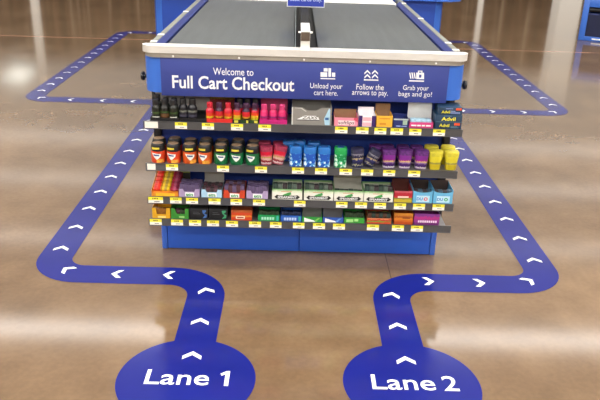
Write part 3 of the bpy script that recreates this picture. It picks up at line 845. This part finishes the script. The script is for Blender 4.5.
for i, px in enumerate((288.5, 299, 313.5)):
    gum_bottle(f'blue gum bottle, {nth(i, 3)} of three in the back row', BLB, BLC, (X(px, 2, -.05), -.05 + .014 * (i == 1), z2))
gum_bottle('green gum bottle beside the blue ones', GRP, GRC, (X(340, 2, -.108), -.115, z2))
NVW = bands('navy pouch wrap', [(0, '#27285e'), (.16, '#b9b98e'), (.24, '#232452'), (.42, '#2d3270'), (.56, '#cbb888'), (.66, '#1d1e44'), (.84, '#8d8a96')], .35, wob=.2, scale=7)
NVL = mat('dark navy lid', '#2d2d48', .4, var=.4, scale=80)
GN = 'navy tubs on the second shelf'
tub('mint_tub', 'navy tub with pale swirls leaning slightly left', 'tub', NVW, NVL, (X(357.5, 2, -.105), -.112, z2 + .002), GN, rot=(0, -.06, 0), w=.055, nar=.9)
tub('mint_tub', 'navy tub with pale bands tilted far to the right', 'tub', NVW, NVL, (X(367.8, 2, -.105), -.113, z2 + .0115), GN, rot=(0, .48, 0), w=.05, nar=.9, h=.074)
PUW = bands('purple tub wrap', [(0, '#8f6aa8'), (.07, '#efe6ee'), (.17, '#4a1a74'), (.38, '#9a74b0'), (.47, '#e2cf8a'), (.58, '#b8308f'), (.64, '#8a2a9c')], .35, wob=.1, scale=12)
PUL = mat('purple lid', '#5b2b72', .4, var=.45, scale=90)
GP = 'purple tubs on the second shelf'
for i, px in enumerate((388.5, 404.1, 420)):
    tub('candy_tub', f'purple tub, {nth(i, 3)} of three in the front row', 'tub', PUW, PUL, (X(px, 2, -.105), -.113, z2 + .0009), GP, rot=(0, .03 * (i - 1), 0), w=.06, nar=.84)
for i, px in enumerate((374, 386, 401, 414.5)):
    tub('candy_tub', f'purple tub, {nth(i, 4)} of four in the back row', 'tub', PUW, PUL, (X(px, 2, -.045), -.053, z2), GP, w=.055, nar=.84)
YEW = bands('yellow tub wrap', [(0, '#f0dc28'), (.2, '#e8d024'), (.42, '#a8a456'), (.54, '#f2e23c'), (.6, '#f4e638')], .35, wob=.07, scale=14)
YEL = mat('yellow lid', '#d2c63c', .4, var=.15, scale=60)
for i, px in enumerate((434.2, 450)):
    tub('candy_tub', f'yellow tub, {"left" if i == 0 else "right"} one of the front pair at the right end', 'tub', YEW, YEL, (X(px, 2, -.105), -.113, z2), 'yellow tubs on the second shelf', w=.06, d=.05, nar=.76)
for i, px in enumerate((429, 445.4)):
    tub('candy_tub', f'yellow tub, {"left" if i == 0 else "right"} one of the back pair at the right end', 'tub', YEW, YEL, (X(px, 2, -.03), -.043, z2), 'yellow tubs on the second shelf', w=.06, d=.05, nar=.76)

# ------------------------------------------------------------------ third shelf
z3 = ZS[3]
# sloped candy tray with rolls
x0, x1 = X(151.8, 3, -.138), X(178.2, 3, -.138); w = x1 - x0
CT = mat('orange candy tray', '#e08a2a', .5, var=.1); CTY = mat('yellow candy tray front', '#eebf2c', .5, var=.08)
t = thing('candy_tray', 'sloped orange and yellow tray full of candy packs at the left of the third shelf', 'display tray', ((x0 + x1) / 2, -.141, z3))
b = B(); prism(b, [(0, 0), (.165, 0), (.165, .062), (.012, .018), (0, .018)], -w / 2, w / 2, 'X'); obj('tray_body', b, CT, t, smooth=False)
for s in (-1, 1):
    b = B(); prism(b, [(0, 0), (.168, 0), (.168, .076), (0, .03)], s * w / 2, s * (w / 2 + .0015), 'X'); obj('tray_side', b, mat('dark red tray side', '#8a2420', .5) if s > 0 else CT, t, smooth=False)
face(t, 'front_print', [R4(-w * .36, w * .36, .003, .016)], CTY)
cols = [('red', bands('red candy pack', [(0, '#e0701c'), (.12, '#d8281c'), (.45, '#e86040'), (.55, '#d8241a'), (.9, '#e89a2c')], .35, axis='X', wob=.06), -.33),
        ('yellow', bands('yellow candy pack', [(0, '#f2c626'), (.33, '#b89a4a'), (.66, '#f4ce2a')], .35, axis='X', wob=.08), 0.),
        ('crimson', bands('crimson candy pack', [(0, '#a6283c'), (.35, '#b8607c'), (.65, '#8c2c48')], .35, axis='X', wob=.1), .33)]
for nm, mm, fx in cols:
    for rr_ in range(5):
        yy = -.141 + .014 + rr_ * .0305; zz = z3 + .0195 + rr_ * .0305 * .2876
        b = B(); bx(b, -w * .155, w * .155, .0, .028, 0, .012, bev=.0035)
        o = obj('candy_pack', b, mm, loc=(t.location.x + fx * w, yy, zz), rot=(.28, 0, 0))
        tag(o, f'{nm} candy pack in the sloped tray, {("nearest row", "second row", "middle row", "fourth row", "farthest row")[rr_]}', 'candy pack', 'candy packs in the sloped tray')

LIL = mat('lilac box print', '#ae9abf', .5, var=.06); PBL = mat('pale blue box print', '#a9cfe8', .5, var=.06); ROR = mat('red orange box print', '#c8411f', .5, var=.12)
GLG = mat('green logo print', '#2a9a52', .5); LPACK = mat('lilac pack', '#5a4b6c', .45, var=.15, scale=80); DPACK = mat('dark pack', '#352c30', .45, var=.4, scale=70); DRPK = mat('dark red pack', '#50303a', .45, var=.4, scale=70)
def extra_box(px0, px1, label, body, pk, pkname, lid=None, packh=.055, logo_c=WHITE):
    x0, x1 = X(px0, 3, -.138), X(px1, 3, -.138)
    t, w = carton('gum_box', label, 'box', x0, x1, -.141, .12, z3, .026, body, .083 if lid else 0, lid, .038, 'u' , group='gum boxes on the third shelf', tilt=.02)
    face(t, 'logo', [[(-w * .2, .004), (w * .24, .004), (w * .24, .022), (-w * .2, .024)]], WHITE)
    word(t, 'extra', GLG, -w * .15, w * .19, .006, .02, bold=.03)
    packs('gum_pack', f'{pkname} gum pack standing in the {label}'[:98], t, w, .008, 5, packh, pk, z3, 2, group=f'{pkname} packs in the {label.split(",")[0]}', ystep=.05)
    return t
extra_box(178.7, 199.5, 'lilac gum box next to the candy tray', LIL, [LPACK], 'lilac')
t = extra_box(201.2, 222, 'pale blue gum box with grey lid', PBL, [DPACK, DRPK], 'dark', GCARD, .044)
extra_box(223.4, 245, 'red orange gum box', ROR, [LPACK, DRPK], 'violet')
extra_box(246.4, 268, 'lilac gum box next to the white and green ones', LIL, [LPACK], 'mauve')
# small yellow green pack behind the first lilac box
x0 = X(186, 3, .0)
b = B(); bx(b, -.021, .021, 0, .012, 0, .08, bev=.001); o = obj('gum_pack', b, bands('yellow green pack', [(0, '#3a3a30'), (.6, '#2e3028'), (.78, '#a8b85a'), (.9, '#6a7a3c')], .45), loc=(x0, -.005, z3)); tag(o, 'yellow green pack standing upright behind the lilac gum box next to the candy tray', 'pack')

SPF = bands('white and green box print', [(0, '#fffff2'), (.72, '#eaf6d8'), (.84, '#a2cc90'), (.95, '#7cb870')], .5, wob=.1, scale=5); LEAF = mat('green leaf print', '#3f9a4a', .5); MPK = mat('dark green pack', '#2a3c36', .4, var=.6, scale=60); MPK2 = mat('grey green pack', '#4d5a52', .4, var=.6, scale=60)
REDP = mat('small red print', '#c87a4c', .5)
def spear_box(px0, px1, label, lid):
    x0, x1 = X(px0, 3, -.138), X(px1, 3, -.138)
    t, w = carton('gum_box', label, 'box', x0, x1, -.141, .12, z3, .05, SPF, .082 if lid else 0, mat('pale grey lid', '#b5b3a8', .7), None, None, group='white and green gum boxes on the third shelf', tilt=.02)
    face(t, 'logo_band', [[(-w * .42, .013), (-w * .34, .023), (-w * .28, .02), (w * .28, .02), (w * .34, .023), (w * .43, .013), (w * .34, .004), (w * .28, .005), (-w * .28, .005), (-w * .34, .004)]], INK)
    face(t, 'leaf', [[(-w * .16, .0205), (w * .06, .0205), (w * .14, .026), (w * .12, .037), (-.0, .032), (-w * .1, .026)]], LEAF, -.0009)
    face(t, 'top_print', [R4(-w * .2, w * .16, .037, .0395)], REDP)
    word(t, 'SPEARMINT', WHITE, -w * .31, w * .32, .0075, .0175, bold=.03)
    if not lid or True:
        packs('gum_pack', f'dark gum pack standing in the {label}', t, w, .01, 6, .069 if not lid else .046, [MPK, MPK2, DPACK], z3, 1, group=f'packs in the {label}')
    return t
spear_box(272, 302.4, 'white and green gum box, leftmost of four', False)
spear_box(304, 333.6, 'white and green gum box, second of four', False)
spear_box(334.2, 363.6, 'white and green gum box with raised grey lid', True)
spear_box(364, 393.4, 'white and green gum box, rightmost of four', False)
# red candy box
x0, x1 = X(394.2, 3, -.138), X(412.4, 3, -.138)
REDB = bands('red candy box print', [(0, '#d8c03a'), (.3, '#9a9a3c'), (.42, '#d8303c'), (.6, '#c22838'), (.85, '#d0606c')], .45, wob=.1, scale=6)
t, w = carton('candy_box', 'red candy box with yellow and green fruit print beside the sky blue boxes', 'box', x0, x1, -.141, .11, z3, .055, REDB, .075, mat('dark red flap', '#5c2a26', .6), None, tilt=.02)
face(t, 'text_print', [R4(-w * .3, w * .3, .024, .031)], mat('pale rose print', '#f4d4cc', .5))
# sky blue boxes
SKY = mat('sky blue box print', '#66b2da', .45, var=.08, scale=20)
for i, (a, c) in enumerate(((413, 432.6), (433.4, 452.8))):
    x0, x1 = X(a, 3, -.138), X(c, 3, -.138)
    t, w = carton('mint_box', f'sky blue box with scooped front, {"left one with red letters" if i == 0 else "right one with green letters, at the shelf end"}', 'box', x0, x1, -.141, .11, z3, .05, SKY, .072, mat('dark brown flap', '#40302a', .6), .064, 'concave', group='sky blue boxes on the third shelf', tilt=.02)
    face(t, 'glow_print', [R4(-w * .32, w * .36, .006, .036)], mat('pale sky print', '#bfe4f4', .5))
    word(t, 'DU', mat('deep sky letters', '#2a78c0', .5), -w * .3, w * .0, .014, .028, bold=.03)
    word(t, 'O', mat('duo red', '#d8323a', .5) if i == 0 else mat('duo green', '#2f9a52', .5), w * .06, w * .26, .013, .029, bold=.05)
    packs('mint_pack', f'dark pack standing in the {"left" if i == 0 else "right"} sky blue box', t, w, .012, 4, .055, [DPACK, mat('steel blue pack', '#3c5668', .4, var=.5, scale=60)], z3, 1, group=f'packs in the {"left" if i == 0 else "right"} sky blue box')

# ------------------------------------------------------------------ bottom shelf
z4 = ZS[4]
def low(px0, px1, label, body, hf, hs=None, cut=None, hb=0, flap=None, d=.11, name='gum_box', group='low boxes on the bottom shelf'):
    x0, x1 = X(px0, 4, -.138), X(px1, 4, -.138)
    return carton(name, label, 'box', x0, x1, -.141, d, z4, hf, body, hb, flap, hs, cut, group=group, tilt=.02)
AMB = mat('amber sweets', '#8c5a1e', .4, var=.4, scale=60)
t, w = low(152.2, 170.2, 'yellow box with cut out front at the left end of the bottom shelf', mat('yellow box print', '#dca41f', .45, var=.08), .02, .05, 'u')
packs('gum_pack', 'amber pack standing in the yellow box at the left end', t, w, .008, 4, .042, [AMB], z4, 1, group='packs in the yellow box')
face(t, 'front_print', [R4(-w * .2, w * .25, .004, .012)], mat('pale yellow print', '#f8e08a', .5))
t, w = low(171, 188.8, 'green tray with one tall left side on the bottom shelf', mat('leaf green print', '#388a30', .45, var=.1), .024, .05, 'left')
packs('gum_pack', 'dark green pack standing in the green tray', t, w, .008, 4, .04, [mat('deep green pack', '#22351f', .4, var=.4, scale=60), DRPK], z4, 1, group='packs in the green tray')
face(t, 'front_print', [R4(-w * .05, w * .25, .006, .014)], mat('pale green print', '#9cd07c', .5))
BKB = mat('black box print', '#0c0d10', .7, var=.2)
for i, (a, c) in enumerate(((189.3, 208), (208.7, 227.6))):
    x0, x1 = X(a, 4, -.138), X(c, 4, -.138); w = x1 - x0 - .001
    t = thing('gum_box', f'black closed box with {"blue" if i == 0 else "green and blue"} swirl, {"left" if i == 0 else "right"} of two on the bottom shelf', 'box', ((x0 + x1) / 2, -.141, z4), group='black boxes on the bottom shelf')
    b = B(); bx(b, -w / 2, w / 2, 0, .11, 0, .052, bev=.0015); obj('carton_body', b, BKB, t)
    sw = [(w * .2, .006), (w * .42, .01), (w * .45, .024), (w * .3, .03), (w * .42, .04), (w * .4, .046), (w * .2, .044), (w * .22, .032), (w * .34, .02)]
    face(t, 'swirl', [sw], mat('blue swirl', '#3f68a8', .5) if i == 0 else mat('green swirl', '#3c9a6a', .5))
    face(t, 'text_print', [R4(-w * .3, w * .08, .026, .028), R4(-w * .3, w * .0, .034, .0355)], mat('grey letters', '#56585c', .5))
t, w = low(231.2, 252, 'orange red box with white lettering strip on the bottom shelf', bands('orange red box print', [(0, '#e0481c'), (.35, '#e88a2c'), (.5, '#d8481c'), (.75, '#b85a28')], .45, wob=.1, scale=6), .05, hb=.056, flap=mat('rust flap', '#a0522a', .6))
face(t, 'label_print', [R4(-w * .28, w * .16, .008, .022)], mat('cream print', '#f4e4cc', .5))
face(t, 'text_print', [R4(-w * .22, w * .1, .012, .018)], mat('rust letters', '#a0432a', .5), -.0011)
for (a, c, nm, colr, wd) in ((258, 279.6, 'green', '#0f9350', 'pale green letters'), (280.6, 301.6, 'blue', '#2257ae', 'pale blue letters bright')):
    t, w = low(a, c, f'low {nm} gum box with pale block letters, middle of the bottom shelf', mat(f'{nm} gum box print', colr, .45, var=.12), .03)
    face(t, 'lettering_print', [R4(-w * .34 + k_ * w * .125, -w * .34 + k_ * w * .125 + w * .095, .007, .02) for k_ in range(5)], mat(wd, '#a8e0c8' if nm == 'green' else '#b8cdf0', .5))
    face(t, 'corner_print', [R4(w * .36, w * .46, .004, .027)], mat('aqua print', '#3ab0a0' if nm == 'green' else '#3f8cc0', .5))
    packs('gum_pack', f'dark pack standing in the low {nm} gum box', t, w, .008, 5, .044, [mat(f'deep {nm} pack', '#12301f' if nm == 'green' else '#141f3c', .4, var=.4, scale=60)], z4, 1, group=f'packs in the low {nm} gum box')
for (a, c, nm, colr) in ((302.2, 322.4, 'green', '#2f9440'), (323, 343.6, 'blue', '#2a52a8')):
    t, w = low(a, c, f'{nm} gum box with tall grey raised lid on the bottom shelf', mat(f'{nm} lidded box print', colr, .45, var=.1), .026, hb=.062, flap=mat('dark grey lid', '#6f6e6c', .7), d=.06)
    face(t, 'swoosh', [[(-w * .4, .003), (w * .16, .003), (w * .1, .009), (-w * .4, .022)]], WHITE)
    face(t, 'swoosh_accent', [[(w * .2, .003), (w * .4, .022), (w * .3, .022), (w * .12, .008)]], mat(f'{nm} accent', '#7cc05a' if nm == 'green' else '#6a9ad8', .5))
t, w = low(344.4, 364.6, 'low bright green gum box right of the lidded boxes on the bottom shelf', mat('bright green print', '#389638', .45, var=.1), .028)
face(t, 'front_print', [R4(-w * .4, -w * .05, .006, .02), R4(w * .0, w * .2, .01, .022)], mat('pale leaf print', '#a8dc8c', .5))
packs('gum_pack', 'deep green pack standing in the low bright green box', t, w, .008, 5, .047, [mat('deep green pack', '#22351f', .4, var=.4, scale=60)], z4, 1, group='packs in the bright green box')
t, w = low(367, 391.6, 'red and green fruit gum box on the bottom shelf', bands('red and green fruit print', [(0, '#d8502c'), (.35, '#8aa83c'), (.55, '#d0402c'), (.8, '#e88a5c')], .45, wob=.3, scale=7), .028)
packs('gum_pack', 'dark brown pack standing in the red and green fruit box', t, w, .008, 6, .047, [mat('brown pack', '#4a3020', .4, var=.5, scale=60), MPK], z4, 1, group='packs in the fruit box')
t, w = low(394.2, 413, 'small amber box with orange band on the bottom shelf', bands('amber box print', [(0, '#c8541c'), (.25, '#d86a20'), (.4, '#e88c28'), (.6, '#b8601c'), (.75, '#d88a2c')], .45, wob=.12, scale=6), .055)
face(t, 'text_print', [R4(-w * .06, w * .34, .03, .035)], mat('dark amber letters', '#6a2c10', .5))
t, w = low(414, 439.4, 'magenta box with white lettering at the right end of the bottom shelf', bands('magenta box print', [(0, '#7c2c7c'), (.25, '#a03a94'), (.5, '#c0308c'), (.75, '#8c3c94')], .45, wob=.18, scale=8), .055)
face(t, 'text_print', [R4(-w * .34 + k_ * w * .085, -w * .34 + k_ * w * .085 + w * .062, .013, .023) for k_ in range(9)], mat('pale lilac letters', '#f0dcf0', .5))

# ------------------------------------------------------------------ register station behind the belts
rs = thing('register_station', 'blue register station behind the belts, wider than the counter', 'register station', (-.022, 2.16, 0))
b = B(); prism(b, [(-1.03, .06), (-.97, 0), (.97, 0), (1.03, .06), (1.03, 2.6), (-1.03, 2.6)], .0, .922); obj('station_body', b, mat('deep blue laminate', '#1e449c', .45, var=.04, scale=3), rs)
for s in (-1, 1):
    b = B(); prism(b, [(s * 1.0315, .062), (s * .972, -.001), (s * .968, .002), (s * 1.0275, .064)], .0, .92); obj('corner_strip', b, LBLUE, rs, smooth=False)  # lighter blue laid on the chamfers for the light they catch
b = B(); prism(b, rounded_front(1.155, -.04, 2.64, .08), .924, .985, bev=.006); obj('counter_top', b, LBLUE, rs)

# far blue cabinet at the upper right
kx, ky = 3.70, 6.44
kb = thing('checkout_cabinet', 'blue framed cabinet with dark recessed front at the upper right corner', 'cabinet', (kx, ky, 0), rotz=-.44)
KW, KH, KD = 1.1, .52, .55
b = B()
bx(b, 0, .075, 0, KD, 0, KH, bev=.006); bx(b, KW - .075, KW, 0, KD, 0, KH, bev=.006)
bx(b, .07, KW - .07, 0, KD, 0, .055, bev=.004); bx(b, .07, KW - .07, 0, .05, KH - .09, KH, bev=.006); bx(b, .07, KW - .07, KD - .05, KD, .05, KH)
obj('frame', b, LBLUE, kb)
b = B(); bx(b, .07, KW - .07, .03, .05, .05, .335); obj('recessed_panel', b, mat('dark navy panel', '#151c3e', .4), kb, smooth=False)
b = B(); bx(b, .07, KW - .07, .02, .05, .335, .35); obj('panel_trim', b, mat('slate trim', '#3a4878', .4), kb, smooth=False)
b = B(); tube(b, (.07, .06, .395), (KW - .07, .06, .395), .032, 16); obj('slot_cylinder', b, BLACK, kb)  # black cylinder filling the slot below the top bar
b = B(); bx(b, .07, KW - .07, .06, KD - .05, KH - .06, KH - .045); obj('top_recess', b, BLACK, kb, smooth=False)
b = B(); bx(b, .17, .5, -.001, .0, .02, .038); obj('label_strip', b, WHITE, kb, smooth=False)

# ------------------------------------------------------------------ world
wd = bpy.data.worlds.new('store air'); SC.world = wd; wd.use_nodes = True
wd.node_tree.nodes['Background'].inputs[0].default_value = (.9, .92, 1, 1)
wd.node_tree.nodes['Background'].inputs[1].default_value = .2
